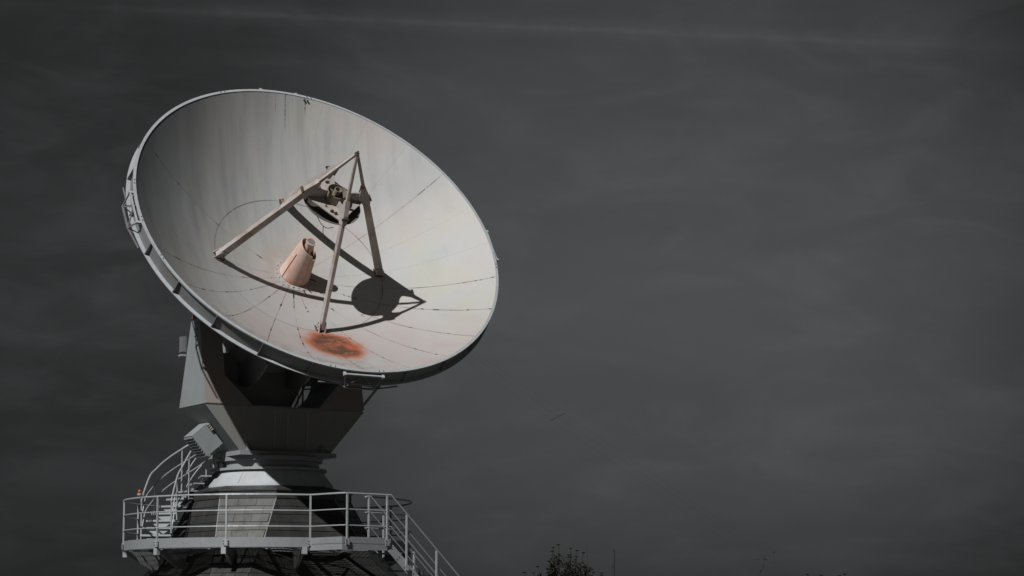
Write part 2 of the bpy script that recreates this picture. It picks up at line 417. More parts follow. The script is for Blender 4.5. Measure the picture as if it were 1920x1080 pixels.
FAC = (0, 1, 2, 6, 7)
clad(ZR[2], ZR[3], 5, 3, 4, FAC)
clad(ZR[1], ZR[2], 3, 3, 4, FAC)
clad(ZR[0], ZR[1], 8, 3, 7, FAC)
for j, a, b, c_, d_ in facet_quads(ZR[2], ZR[3]):          # hip flashings on the visible arrises
    MB().tube([a + Vector((a.x, a.y, 0)).normalized() * .012, d_ + Vector((d_.x, d_.y, 0)).normalized() * .012], .018, 6).build('hip_flashing', MT['galvdark'], tower)
# eave fascia and shallow upper roof
loft([octo(1.76, .68, 4.795), octo(1.76, .68, 4.965)]).build('fascia', MT['clad'], tower, smooth=False)
loft([octo(1.79, .69, 4.967), octo(1.79, .69, 4.995), octo(1.46, .60, 5.10)]).build('upper_roof', MT['clad'], tower, smooth=False)
nk = MB().lathe([(1.46, 5.07), (1.455, 5.16), (1.20, 5.485), (1.0, 5.485), (1.0, 5.07)], 64)
neck = nk.build('neck', MT['cone'], tower)
for k in range(8):
    a = F0 + R(31) + k * math.pi / 4
    n = dirA(a); MB().tube([n * 1.458 + Vector((0, 0, 5.165)), n * 1.203 + Vector((0, 0, 5.48))], .009, 5).build('weld_seam', MT['cone'], neck)
MB().lathe([(1.30, 5.487), (1.30, 5.545), (1.05, 5.545), (1.05, 5.487)], 64).build('flange', MT['mountdark'], tower)

# ------------------------------------------------------------------ walkway platform
PC = Vector((-.06, 0, 0)); PR = 3.34; DZ = 3.72
P0a = R(21.5)
def ringp(a, r_, z): return Vector((PC.x + r_ * math.sin(a), PC.y - r_ * math.cos(a), z))
P0 = ringp(P0a, PR, 0)
P1 = Vector((1.93, -3.90, 0)); P2 = Vector((2.95, -3.02, 0))
Udir = (P2 - P1).normalized(); Udir.z = 0
Vdir = Vector((Udir.y, -Udir.x, 0))
SW = .74
P3 = P2 - Vdir * SW
P3a = math.atan2(P3.x - PC.x, -(P3.y - PC.y))
plat = thing('walkway_platform', 'round steel grating walkway with pale kick boards around the tower', 'platform', (0, 0, DZ))
def L(p, base=Vector((0, 0, DZ))): return Vector(p) - base
# deck: chord bars of the grating, one part for each bay
NB = 16
for s_ in range(NB):
    a0 = 2 * math.pi * s_ / NB; a1 = 2 * math.pi * (s_ + 1) / NB
    m = MB(); r_ = 1.95
    while r_ < PR - .03:
        m.beam(L(ringp(a0, r_, DZ - .02)), L(ringp(a1, r_, DZ - .02)), (0, 0, 1), .034, .006); r_ += .05
    for q in range(1, 12):
        a = a0 + (a1 - a0) * q / 12
        m.beam(L(ringp(a, 2.0, DZ - .008)), L(ringp(a, PR * math.cos(math.pi / NB), DZ - .008)), (0, 0, 1), .008, .008)
    tag(m.build('deck_grating', MT['galvdark'], plat, smooth=False), None, kind='stuff')
    a = a0 + R(5)
    MB().beam(L(ringp(a, 1.9, DZ - .085)), L(ringp(a, PR - .02, DZ - .085)), (0, 0, 1), .09, .06).build('joist', MT['galvdark'], plat, smooth=False)
mm = MB().lathe([(PR - .012, -.10), (PR - .012, -.02), (PR - .06, -.02), (PR - .06, -.10)], 96, origin=(PC.x, 0, 0)); mm.build('edge_channel', MT['galv'], plat)
mm = MB().lathe([(2.42, -.16), (2.42, -.045), (2.36, -.045), (2.36, -.16)], 64, origin=(PC.x, 0, 0)); mm.build('inner_channel', MT['galvdark'], plat)
# kick boards (one for each length between posts)
POSTS = [21.5, -10.5, -42, -76, -108, -140, -172, -204, -236]
def arc(a0, a1, r_, z, n=10): return [ringp(a0 + (a1 - a0) * i / n, r_, z) for i in range(n + 1)]
def board(pts, z0, z1, th, name='kick_board', mat='board', parent=None):
    m = MB(); n = len(pts); vs_ = []; fs = []
    for i, p in enumerate(pts):
        t = (pts[min(i + 1, n - 1)] - pts[max(i - 1, 0)]); t.z = 0; t.normalize(); nn = Vector((t.y, -t.x, 0))
        p = L(p)
        for z, o_ in ((z0, 0), (z1, 0), (z1, -th), (z0, -th)): vs_.append((p.x + nn.x * o_, p.y + nn.y * o_, z))
    for i in range(n - 1):
        for j in range(4): k = (j + 1) % 4; fs.append((i * 4 + j, (i + 1) * 4 + j, (i + 1) * 4 + k, i * 4 + k))
    fs += [(0, 1, 2, 3), tuple((n - 1) * 4 + j for j in (3, 2, 1, 0))]
    m.add(vs_, fs); return m.build(name, MT[mat], parent or plat, angle=20)
angs = [R(x) for x in POSTS] + [P3a - 2 * math.pi]
for a, b in zip(angs[:-1], angs[1:]):
    g = .004
    board(arc(b + g, a - g, PR, DZ), -.085, .13, .008)
# landing that carries the lower stair
LP = [P0, P1, P2, P3]
pc = [ringp(P0a, 2.2, 0)]
inner_in = [ringp(P0a + (P3a - P0a) * t, PR - .07, 0) for t in (1, .8, .6, .4, .2, 0)]
bars = MB()
import itertools
A_, B_ = P0.lerp(P1, .02), P1
for i in range(22):
    t = (i + .5) / 22; a = P0.lerp(P1, t); b = P3.lerp(P2, min(1, t))
    bars.beam(L(Vector((a.x, a.y, DZ - .02))), L(Vector((b.x, b.y, DZ - .02))), (0, 0, 1), .034, .006)
MB().slab([L(Vector((p.x, p.y, DZ - .045))) for p in (P0.lerp(P3, .02), P1.lerp(P3, .02), P2.lerp(P0, .02), P3)], (0, 0, 1), .006).build('landing_shade_sheet', MT['galvdark'], plat, smooth=False)  # added solid sheet; stops sunlight falling through the landing grating
tag(bars.build('landing_grating', MT['galvdark'], plat, smooth=False), None, kind='stuff')
board([P0, P1], -.02, .12, .008); board([P0, P1], -.16, -.03, .05, 'edge_beam')
board([P1, P2], -.02, .12, .008); board([P1, P2 + Udir * .05], -.16, -.03, .05, 'edge_beam')
# brackets beneath the edge
for deg in (19.5, -11.5, -43, -77, -110, -141, -173, 100, 130, 160):
    a = R(deg); t = Vector((math.cos(a), math.sin(a), 0)); n = dirA(a)
    br = MB(); c0 = ringp(a, 1.9, DZ)
    poly = [ringp(a, PR - .10, DZ - .11), ringp(a, PR - .10, DZ - .20), ringp(a, 2.70, DZ - .52), ringp(a, 2.55, DZ - .52), ringp(a, 2.40, DZ - .11)]
    br.slab([L(p) + t * .03 for p in poly], t, .06)
    bo = br.build('bracket', MT['galvdark'], plat, smooth=False)
    MB().obox(L(ringp(a, PR - .03, DZ - .16)), t, n, (0, 0, 1), .055, .045, .075).build('bracket_end', MT['galv'], bo, smooth=False)

# ------------------------------------------------------------------ guard railing
RZ = DZ + 1.07
rail = thing('guard_railing', 'pale three-bar guard railing around the round walkway', 'railing', (0, 0, DZ))
def post(p, out, ztop=RZ, zbot=DZ - .06, parent=None, base=Vector((0, 0, DZ)), tilt=0.0):
    p = Vector(p); n = Vector(out)
    b = Vector((p.x, p.y, zbot)); t = Vector((p.x, p.y, ztop))
    tng = Vector((n.y, -n.x, 0))
    po = MB().beam(b - base, t - base, tng, .036, .036).build('post', MT['galv'], parent, smooth=False)
    MB().obox(b + n * .028 + Vector((0, 0, .075)) - base, tng, n, (0, 0, 1), .06, .006, .07).build('post_plate', MT['galv'], po, smooth=False)
    for sx in (-1, 1):
        for sz in (.045, .105):
            q = b + n * .036 + tng * (.045 * sx) + Vector((0, 0, sz)) - base
            MB().tube([q, q + n * .014], .012, 6).build('bolt', MT['bolt'], po, smooth=False)
for deg in POSTS: post(ringp(R(deg), PR + .012, 0), dirA(R(deg)), parent=rail)
vn = (P1 - P0).normalized(); vo = Vector((vn.y, -vn.x, 0))
post(P1 + Udir * .12 + Vdir * .014, Vdir, parent=rail)
post(P2 - Udir * .12 + Vdir * .014, Vdir, parent=rail)
post(P3 - Udir * .05, -Vdir, parent=rail)
a_start = R(-236); a_end = P3a - 2 * math.pi
z = Vector((0, 0, 1))
for h, rr in ((1.07, .021), (.72, .0145), (.37, .0145)):
    pts = [L(p) for p in arc(a_end, P0a, PR + .01, DZ + h, 90)] + [L(P0.lerp(P1, t) + z * (DZ + h)) for t in (.12, .5, .9)]
    pts += [L(P1 + Udir * .07 + z * (DZ + h))] + [L(P1.lerp(P2, t) + z * (DZ + h)) for t in (.3, .6, .99)]
    MB().tube(pts, rr, 8).build('rail', MT['galv'], rail)

# ------------------------------------------------------------------ lower stair down to the ground
SLOPE = .90
lst = thing('access_stair', 'straight steel stair with pale handrails descending from the walkway', 'staircase', (P2.x + Udir.x * 4.4, P2.y + Udir.y * 4.4, 0))
LB = Vector(lst.location)
def sp(dist, side, up): return Vector((P2.x, P2.y, DZ)) + Udir * dist - Vdir * (side * SW) + z * (up - dist * SLOPE)
dl = Udir - z * SLOPE; dl.normalize()
upn = Vdir.cross(dl); upn = upn if upn.z > 0 else -upn
for side in (0, 1):
    a = sp(-.02, side, -.14) - LB; b = sp(4.36, side, -.09) - LB
    st = MB().obox((a + b) / 2, dl, Vdir, upn, (b - a).length / 2, .012, .10).build('stringer', MT['galv'], lst, smooth=False)
    for i in range(1, 21):
        for du in (-.05, .05):
            q = sp(.2 * i + du * .6, side, -.14 + du) - LB
            if side == 0: MB().tube([q + Vdir * .012, q + Vdir * .022], .014, 6).build('bolt', MT['bolt'], st, smooth=False)
for i in range(1, 21):
    dist = .21 * i; c0 = (sp(dist, 0, -.02) + sp(dist, 1, -.02)) / 2
    c0.z = DZ - dist * SLOPE - .02
    MB().obox(c0 - LB, Udir, Vdir, z, .13, SW / 2 - .016, .015).build('tread', MT['galvdark'], lst, smooth=False)
for side in (0, 1):
    for i, dist in enumerate((.42, 1.28, 2.2, 3.1, 4.0) if side == 0 else (.40, 1.28, 2.2, 3.1, 4.0)):
        b = sp(dist, side, -.2) - LB; t = sp(dist, side, 1.05 - .03) - LB; out = Vdir if side == 0 else -Vdir
        po = MB().beam(b + out * .035, t + out * .035, Udir, .036, .036).build('post', MT['galv'], lst, smooth=False)
        MB().obox(b + out * .064 + z * .05, Udir, out, z, .05, .006, .06).build('post_plate', MT['galv'], po, smooth=False)
    for h, rr in ((1.07, .021), (.72, .0145), (.37, .0145)):
        if side == 0: pts = [L(P2 + z * (DZ + h)) + Vector((0, 0, DZ)) - LB + Vector((0, 0, 0))]
        else: pts = [sp(-.05, 1, h - .05) - LB - Udir * .06, sp(0, 1, h) - LB - Udir * 0]
        pts += [sp(.06, side, h) - LB] + [sp(x * .5, side, h) - LB for x in range(1, 9)]
        MB().tube(pts, rr, 8).build('handrail', MT['galv'], lst)

# ------------------------------------------------------------------ curved upper stair
SB = Vector((-2.47, -1.45, DZ))
ust = thing('curved_stair', 'short curved steel stair with open treads rising left of the tower', 'staircase', SB)
ctr = [(-2.47, -1.32), (-2.445, -1.11), (-2.40, -.90), (-2.32, -.70), (-2.22, -.52), (-2.09, -.37), (-1.93, -.25), (-1.74, -.17), (-1.54, -.12), (-1.35, -.09), (-1.16, -.08)]
Z0 = 3.97; DZS = .176
cen = [Vector((x, y, Z0 + DZS * i)) for i, (x, y) in enumerate(ctr)]
def head(i):
    t = cen[min(i + 1, len(cen) - 1)] - cen[max(i - 1, 0)]; t.z = 0; return t.normalized()
HW = .36
for i, c0 in enumerate(cen):
    t = head(i); s_ = Vector((-t.y, t.x, 0)); q = c0 - SB
    MB().obox(q, t, s_, z, .125, HW, .014).build('tread', MT['galv'], ust, smooth=False)
    # tapered riser plate down to the central stringer
    b = q - z * .014 - t * .02
    poly = [b + s_ * (HW - .04), b - s_ * (HW - .04), b - s_ * .09 - z * .145, b + s_ * .09 - z * .145]
    MB().slab([p - t * .06 for p in poly], -t, .012).build('riser_bracket', MT['galv'], ust, smooth=False)
    MB().slab([q - t * .128 + s_ * HW + z * .012, q - t * .128 - s_ * HW + z * .012, q - t * .128 - s_ * HW - z * .03, q - t * .128 + s_ * HW - z * .03], -t, .006).build('nosing', MT['galv'], ust, smooth=False)
MB().tube([p - SB - z * .19 for p in spline([cen[0] - head(0) * .1 - z * .12] + cen, 3)], .06, 8).build('stringer', MT['galvdark'], ust)
MB().obox(cen[0] - SB - z * .235, head(0), Vector((-head(0).y, head(0).x, 0)), z, .16, .2, .012).build('foot_plate', MT['galv'], ust, smooth=False)
for sgn in (1, -1):
    side = [c0 + Vector((-head(i).y, head(i).x, 0)) * (sgn * (HW - .01)) for i, c0 in enumerate(cen)]
    a0 = side[0] - head(0) * .08
    low = a0 + z * .72
    top = [low, low + z * .14 + head(0) * .03] + [p + z * 1.02 for p in side[2:]]
    top = [Vector((a0.x, a0.y, DZ + .02))] + [a0 + z * .3] + top
    pts = [top[0], top[1]] + spline([top[2], top[3]] + top[4:], 4)
    MB().tube([p - SB for p in pts], .021, 8).build('handrail', MT['galv'], ust)
    for h in (.68, .36):
        MB().tube([p - SB for p in spline([side[0] + z * (h - .18)] + [p + z * h for p in side[1:]], 3)], .013, 6).build('mid_rail', MT['galv'], ust)
    for i in (3, 6, 9) if sgn == 1 else (2, 5, 8):
        p = side[i]; MB().tube([p - SB - z * .03, p - SB + z * 1.02], .018, 8).build('post', MT['galv'], ust)
# amber lamp on the first handrail post
lp = cen[0] + Vector((-head(0).y, head(0).x, 0)) * (HW + .04) - head(0) * .10 + z * .98
lamp = thing('warning_lamp', 'small amber warning lamp beside the curved stair handrail', 'lamp', lp)
pr = [(0.001, .06), (.026, .055), (.040, .036), (.042, 0), (.042, -.03), (.001, -.03)]
lm = MB().lathe(pr, 16, close=False); lm.build('lens', MT['amber'], lamp)
MB().lathe([(.001, -.03), (.056, -.03), (.056, -.075), (.03, -.095), (.001, -.095)], 16, close=False).build('base', MT['mountdark'], lamp)
MB().beam((.02, 0, -.06), (.10, .02, -.06), (0, 0, 1), .03, .03).build('arm', MT['galv'], lamp, smooth=False)

# ------------------------------------------------------------------ azimuth mount (yoke)
MX = Matrix.Rotation(AZ, 4, 'Z')
ELZ = 9.1985
mount = thing('antenna_mount', 'grey angular steel yoke mount with tapered lower housing carrying the dish', 'antenna mount', mat=Matrix.Translation((0, 0, 5.55)) @ MX)
def mz(v): return v - 5.55
def frustum(x0, x1, y0, y1, z0, X0, X1, Y0, Y1, z1):
    return MB().hexa([(x0, y0, z0), (x1, y0, z0), (x1, y1, z0), (x0, y1, z0), (X0, Y0, z1), (X1, Y0, z1), (X1, Y1, z1), (X0, Y1, z1)])
WZ = 6.935; HX = 2.02; HY = .79
hop = frustum(-1.12, 1.18, -.72, .72, mz(5.92), -HX, HX, -HY, HY, mz(WZ)).build('lower_housing', MT['mount'], mount, smooth=False)
MB().slab([(-1.10, -.7265, mz(5.93)), (1.16, -.7265, mz(5.93)), (HX - .03, -HY - .004, mz(WZ - .01)), (-HX + .03, -HY - .004, mz(WZ - .01))], (0, -1, -.07), .003).build('front_plate', MT['drab'], hop, smooth=False)
for x in (-.28, .05, .55):                       # faint vertical stiffeners on the front
    zt, zb = mz(6.90), mz(6.05)
    MB().beam((x, -.783, zt), (x, -.74, zb), (1, 0, 0), .05, .035).build('stiffener', MT['mount'], hop, smooth=False)
frustum(-HX + .03, HX - .03, -HY + .03, HY - .03, mz(WZ), -HX + .03, HX - .03, -HY + .03, HY - .03, mz(WZ + .035)).build('waist_joint', MT['mountdark'], mount, smooth=False)
def yf(zz): return -HY + (zz - WZ) / (8.98 - WZ) * (HY - .34)
def yb(zz): return HY + (zz - WZ) / (8.98 - WZ) * (.14 - HY)
for sg in (-1, 1):
    P = [(-HX, WZ + .036), (-.86, WZ + .036), (-1.50, 7.66), (-1.50, 8.98), (-HX, 8.98)]
    P = [(x * -sg, zz) for x, zz in P]
    if sg == 1: P = P[::-1]
    n = len(P); vs_ = [(x, yf(zz), mz(zz)) for x, zz in P] + [(x, yb(zz), mz(zz)) for x, zz in P]
    fs = [tuple(range(n)), tuple(range(2 * n - 1, n - 1, -1))] + [(i, n + i, n + (i + 1) % n, (i + 1) % n) for i in range(n)]
    arm = MB().add(vs_, fs).build('yoke_arm', MT['mount'], mount, smooth=False)
    vs_ = [(x_, yf(z_) - .006, mz(z_)) for x_, z_ in [(p_[0] * .994, p_[1] + (.01 if p_[1] < 7.2 else -.01)) for p_ in P]]
    MB().slab(vs_, (0, -1, .2), .004).build('front_plate', MT['warm'], arm, smooth=False)
    x = sg * HX
    # bearing cap and bolted bearing plate
    cap = MB().hexa([(x - .03 if sg < 0 else x - .45, -.32, mz(8.98)), (x + .45 if sg < 0 else x + .03, -.32, mz(8.98)), (x + .45 if sg < 0 else x + .03, .12, mz(8.98)), (x - .03 if sg < 0 else x - .45, .12, mz(8.98)),
                     (x + .06 if sg < 0 else x - .34, -.2, mz(9.20)), (x + .34 if sg < 0 else x - .06, -.2, mz(9.20)), (x + .34 if sg < 0 else x - .06, .04, mz(9.20)), (x + .06 if sg < 0 else x - .34, .04, mz(9.20))])
    cap.build('bearing_cap', MT['rusty'], mount, smooth=False)
    pl = []
    for k in range(9):
        t = math.pi + math.pi * k / 8; pl.append((x + sg * .014, -.20 + .10 * math.cos(t), mz(8.56) + .10 * math.sin(t)))
    pl += [(x + sg * .014, -.10, mz(8.93)), (x + sg * .014, -.30, mz(8.93))]
    bp = MB().slab(pl, (sg, 0, 0), .014).build('bearing_plate', MT['mount'], arm, smooth=False)
    for yy, zz in ((-.27, 8.86), (-.13, 8.86), (-.27, 8.72), (-.13, 8.72), (-.26, 8.56), (-.14, 8.56), (-.20, 8.50)):
        MB().tube([(x + sg * .014, yy, mz(zz)), (x + sg * .03, yy, mz(zz))], .016, 6).build('bolt', MT['bolt'], bp, smooth=False)
# rear wall between the arms with an open window crossed by braces
def wallq(x0, x1, z0, z1): MB().box(x0, x1, .50, .54, mz(z0), mz(z1)).build('rear_panel', MT['mountdark'], mount, smooth=False)
wallq(-1.5, .72, WZ + .036, 8.3); wallq(1.30, 1.5, WZ + .036, 8.3); wallq(.72, 1.30, 7.62, 8.3)
for pg in ([(.70, 7.62), (.70, 7.05), (1.0, 7.62)], [(1.32, 7.45), (1.32, 6.98), (1.02, 6.98)], [(1.32, 7.62), (1.32, 7.40), (1.20, 7.36), (1.24, 7.62)]):
    MB().slab([(x_, .498, mz(z_)) for x_, z_ in pg], (0, -1, 0), .03).build('rear_panel', MT['mountdark'], mount, smooth=False)
for p, q in (((.74, 7.0), (1.06, 7.65)), ((.99, 6.97), (.99, 7.65)), ((1.00, 7.05), (1.25, 7.6)), ((.98, 7.52), (1.30, 7.56))):
    MB().beam((p[0], .44, mz(p[1])), (q[0], .44, mz(q[1])), (1, 0, 0), .035, .035).build('brace', MT['mountdark'], mount, smooth=False)
MB().tube([(-1.95, -.08, mz(ELZ - .05)), (1.95, -.08, mz(ELZ - .05))], .16, 20).build('elevation_shaft', MT['mountdark'], mount)
MB().box(-HX - .10, -HX - .002, .40, .60, mz(8.26), mz(8.62)).build('junction_box', MT['galvdark'], mount, smooth=False)
MB().box(-HX - .12, -HX - .002, .42, .60, mz(8.16), mz(8.20)).build('cable_tray', MT['galv'], mount, smooth=False)
MB().box(-1.20, 1.24, -.92, .92, mz(5.815), mz(5.915)).build('base_plate', MT['mount'], mount, smooth=False)
MB().lathe([(1.16, mz(5.70)), (1.20, mz(5.71)), (1.20, mz(5.81)), (.9, mz(5.81)), (.9, mz(5.70))], 64).build('slewing_ring', MT['mount'], mount)
MB().lathe([(1.12, mz(5.548)), (1.12, mz(5.698)), (.9, mz(5.698)), (.9, mz(5.548))], 64).build('slewing_ring', MT['mount'], mount)
for sx, sy in ((-1, -1), (1, -1), (1, 1), (-1, 1)):       # corner gussets under the housing
    MB().slab([(sx * .95, sy * .735, mz(5.917)), (sx * .95, sy * .90, mz(5.917)), (sx * .95, sy * .745, mz(6.14))], (1, 0, 0), .03).build('gusset', MT['mount'], mount, smooth=False)
# service bracket outside the right arm
MB().beam((2.03, -.58, mz(7.03)), (2.60, -.58, mz(7.69)), (1, 0, 0), .05, .05).build('service_strut', MT['mountdark'], mount, smooth=False)
MB().beam((2.022, -.58, mz(7.60)), (2.52, -.58, mz(7.56)), (0, 0, 1), .05, .05).build('service_arm', MT['mountdark'], mount, smooth=False)
for xx in (2.15, 2.28, 2.42): MB().tube([(xx, -.58, mz(7.60)), (xx, -.58, mz(7.645))], .022, 6).build('bolt', MT['bolt'], mount, smooth=False)

# air-conditioner style equipment box on the sloping left side
sv = Vector((.64, 0, -.767)).normalized(); on = Vector((-.767, 0, -.64)).normalized()
boxo = thing('equipment_box', 'grey louvred equipment box fixed to the sloping left side of the mount', 'equipment box',
             mat=Matrix.Translation((0, 0, 0)) @ MX @ Matrix.Translation(Vector((-HX, 0, WZ)) + sv * .47 + on * .004))
bo_ = MB(); DP = .50; LN = .60; yA, yB = -.22, .28
cent = sv * (LN / 2) + on * (DP / 2) + Vector((0, (yA + yB) / 2, 0))
bo_.obox(cent, sv, on, (0, 1, 0), LN / 2, DP / 2, (yB - yA) / 2)
bo_.build('casing', MT['mount'], boxo, smooth=False)
e = cent + on * (DP / 2 + .002)
MB().obox(e, sv, on, (0, 1, 0), LN / 2 - .02, .002, (yB - yA) / 2 - .02).build('grille_recess', MT['joint'], boxo, smooth=False)
for i in range(8):
    q = e + sv * (-LN / 2 + .04 + i * (LN - .08) / 7) + on * .012
    MB().obox(q, (sv + on * .6), (on - sv * .6), (0, 1, 0), .020, .004, (yB - yA) / 2 - .004).build('louvre', MT['mount'], boxo, smooth=False)
for i in range(4):
    q = sv * (.03 + i * .05) + on * .03 + Vector((0, yA - .03, 0))
    MB().obox(q, sv, on, (0, 1, 0), .014, .03, .03).build('hinge_tab', MT['leg'], boxo, smooth=False)

# ------------------------------------------------------------------ the dish (frame: x = elevation axis, y = up the bowl, z = boresight)
dx = Vector((math.cos(AZ), math.sin(AZ), 0)); dz = Vector((math.cos(EL) * math.sin(AZ), -math.cos(EL) * math.cos(AZ), math.sin(EL))); dy = dz.cross(dx)
VTX = Vector((.5558, -.9744, 10.0011))
DM = Matrix(((dx.x, dy.x, dz.x, VTX.x), (dx.y, dy.y, dz.y, VTX.y), (dx.z, dy.z, dz.z, VTX.z), (0, 0, 0, 1)))
dish = thing('satellite_dish', 'large weathered white satellite dish with rust patch and four-legged feed support', 'satellite dish', mat=DM)
RR = 4.388; HH = 1.72; K = HH / RR ** 2
TH0 = R(-1.0)
def para(r_, th, off=0.0):
    n = Vector((-2 * K * r_ * math.cos(th), -2 * K * r_ * math.sin(th), 1)).normalized()
    return Vector((r_ * math.cos(th), r_ * math.sin(th), K * r_ * r_)) + n * off, n
# backing shell
pr = [(r_, K * r_ * r_ - .035) for r_ in [.05 + (RR - .06) * i / 20 for i in range(21)]]
prof = pr + [(r_, zz - .03) for r_, zz in pr[::-1]]
shell = MB().lathe(prof, 96, close=True).build('reflector', MT['backing'], dish, angle=60)
tag(shell, 'weathered white reflector bowl made of wedge panels')
seen_out = {-165, -150, -135, -120, -105, -75, -60, -45, -30, -15, 30, 150}
seen_in = {-165, -150, -135, -120, -105, 180, -30, -15, 0, 30}
def panel(r0, r1, k, nr, na):
    t0, t1 = TH0 + R(15 * k), TH0 + R(15 * (k + 1))
    def gap(kk):
        d_ = (15 * kk + 180) % 360 - 180
        d_ = 180 if d_ == -180 else d_
        return ((.0026 if d_ > 0 else .0044) if d_ in seen_out else .0009) if r0 > 1 else (.0018 if d_ in seen_in else .0006)
    g0, g1 = gap(k), gap(k + 1)
    vs_, ns, fs = [], [], []
    for i in range(nr + 1):
        r_ = r0 + .0028 + (r1 - r0 - .0056) * i / nr
        for j in range(na + 1):
            th = t0 + g0 / r_ + (t1 - t0 - (g0 + g1) / r_) * j / na
            p, n = para(r_, th); vs_.append(p); ns.append(n)
    W = na + 1
    for i in range(nr):
        for j in range(na): fs.append((i * W + j, (i + 1) * W + j, (i + 1) * W + j + 1, i * W + j + 1))
    edge = [i * W for i in range(nr + 1)] + [nr * W + j for j in range(1, W)] + [i * W + na for i in range(nr - 1, -1, -1)] + [j for j in range(na - 1, 0, -1)]
    base = len(vs_); m = len(edge)
    for e_ in edge: vs_.append(vs_[e_].copy()); ns.append(None)
    for e_ in edge: vs_.append(vs_[e_] - ns[e_] * .025); ns.append(None)
    for i in range(m):
        q = (i + 1) % m; fs.append((base + i, base + m + i, base + m + q, base + q))
    cx, cy = math.cos((t0 + t1) / 2), math.sin((t0 + t1) / 2)
    me = bpy.data.meshes.new('panel'); me.from_pydata([tuple(v) for v in vs_], [], fs); me.update()
    me.polygons.foreach_set('use_smooth', [True] * len(me.polygons))
    nl = []
    fn = [p.normal.copy() for p in me.polygons]
    for p in me.polygons:
        for li in p.loop_indices:
            vi = me.loops[li].vertex_index
            nl.append(tuple(ns[vi]) if ns[vi] is not None else tuple(p.normal))
    me.normals_split_custom_set(nl)
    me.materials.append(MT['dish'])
    o = bpy.data.objects.new('panel', me); COL.objects.link(o); o.parent = shell
    return o
for k in range(24):
    panel(.30, 2.07, k, 6, 3)
    panel(2.07, RR, k, 8, 5)

# rim: front lip, web, rear flange and ribs
lip = MB().lathe([(RR - .004, HH + .012), (RR + .06, HH + .012), (RR + .06, HH - .022), (RR + .03, HH - .022), (RR - .004, HH - .03)], 160)
rim = lip.build('rim', MT['rim'], dish)
BD = .37
MB().lathe([(RR + .012, HH - .024), (RR + .012, HH - BD), (RR - .02, HH - BD), (RR - .02, HH - .03)], 160).build('rim_web', MT['channel'], rim)
MB().lathe([(RR + .0, HH - BD - .001), (RR + .105, HH - BD - .001), (RR + .105, HH - BD - .02), (RR - .14, HH - BD - .02), (RR - .14, HH - BD - .001)], 160).build('rear_flange', MT['rim'], rim)
for k in range(24):
    th = TH0 + R(15 * k - 1); c_, s_ = math.cos(th), math.sin(th); t = Vector((-s_, c_, 0)); rad = Vector((c_, s_, 0))
    poly = [rad * (RR + .013) + Vector((0, 0, HH - .026)), rad * (RR + .07) + Vector((0, 0, HH - .026)), rad * (RR + .10) + Vector((0, 0, HH - BD)), rad * (RR + .013) + Vector((0, 0, HH - BD))]
    MB().slab([p + t * .012 for p in poly], t, .024).build('rib', MT['channel'], rim, smooth=False)
bl = MB()
for k in (5, 7, 11, 12, 13, 17, 18, 23):
    for dt in (4.1, 5.5):
        th = TH0 + R(15 * k + dt); rad = Vector((math.cos(th), math.sin(th), 0)) * (RR + .028)
        bl.tube([rad + Vector((0, 0, HH + .012)), rad + Vector((0, 0, HH + .024))], .014, 6)
tag(bl.build('rim_bolts', MT['bolt'], rim, smooth=False), None, kind='stuff')
for th, rr_ in ((R(80.3), RR - .05), (R(79.2), RR - .05)):
    p, n = para(rr_, th); MB().tube([p, p + n * .05], .022, 8).build('lug', MT['bolt'], rim)
# triangular lifting frames at the four quarter points of the rim
for kq in range(4):
    th = R(-1.5 + 90 * kq); rad = Vector((math.cos(th), math.sin(th), 0)); t = Vector((-math.sin(th), math.cos(th), 0)); zz = Vector((0, 0, 1))
    def fp(r_, s__, z_): return rad * (RR + r_) + t * s__ + zz * (HH + z_)
    fr = MB()
    segs = [((.10, -.46, -.07), (.10, .46, -.07)), ((.19, -.34, -.40), (.19, .34, -.40)), ((.10, -.46, -.07), (.19, -.34, -.40)), ((.10, .46, -.07), (.19, .34, -.40)),
            ((.10, 0, -.07), (.19, -.34, -.40)), ((.10, 0, -.07), (.19, .34, -.40)), ((.06, -.46, -.42), (.19, -.34, -.40)), ((.06, .46, -.42), (.19, .34, -.40)),
            ((.06, -.46, -.42), (.06, -.95, -.42)), ((.19, .34, -.40), (.06, .95, -.38))]
    f0 = None
    for i, (p, q) in enumerate(segs):
        o = MB().beam(fp(*p), fp(*q), rad, .036 if i < 2 else .026, .036 if i < 2 else .026).build('frame_bar' if f0 else 'lifting_frame', MT['rim'] if i == 0 else MT['channel'], f0 or dish, smooth=False)
        if f0 is None: f0 = o
    for s__ in (-.46, .46): MB().beam(fp(.02, s__, -.07), fp(.14, s__, -.07), t, .06, .05).build('frame_lug', MT['rim'], f0, smooth=False)
# back ribs and hub
for k in range(24):
    th = TH0 + R(15 * k - 1); rad = Vector((math.cos(th), math.sin(th), 0)); t = Vector((-math.sin(th), math.cos(th), 0))
    poly = [rad * r_ + Vector((0, 0, K * r_ * r_ - .068)) for r_ in (1.2, 2.0, 2.8, 3.6, RR - .18)] + [rad * (RR - .18) + Vector((0, 0, HH - BD - .03)), rad * 2.8 + Vector((0, 0, -.10)), rad * 1.2 + Vector((0, 0, -.75))]
    MB().slab([p + t * .012 for p in poly], t, .024).build('back_rib', MT['mountdark'], dish, smooth=False)
MB().lathe([(1.28, .02), (1.28, -1.0), (1.05, -1.15), (1.05, -2.25), (.9, -2.4), (.001, -2.4)], 48, close=False).build('hub_drum', MT['mountdark'], dish)
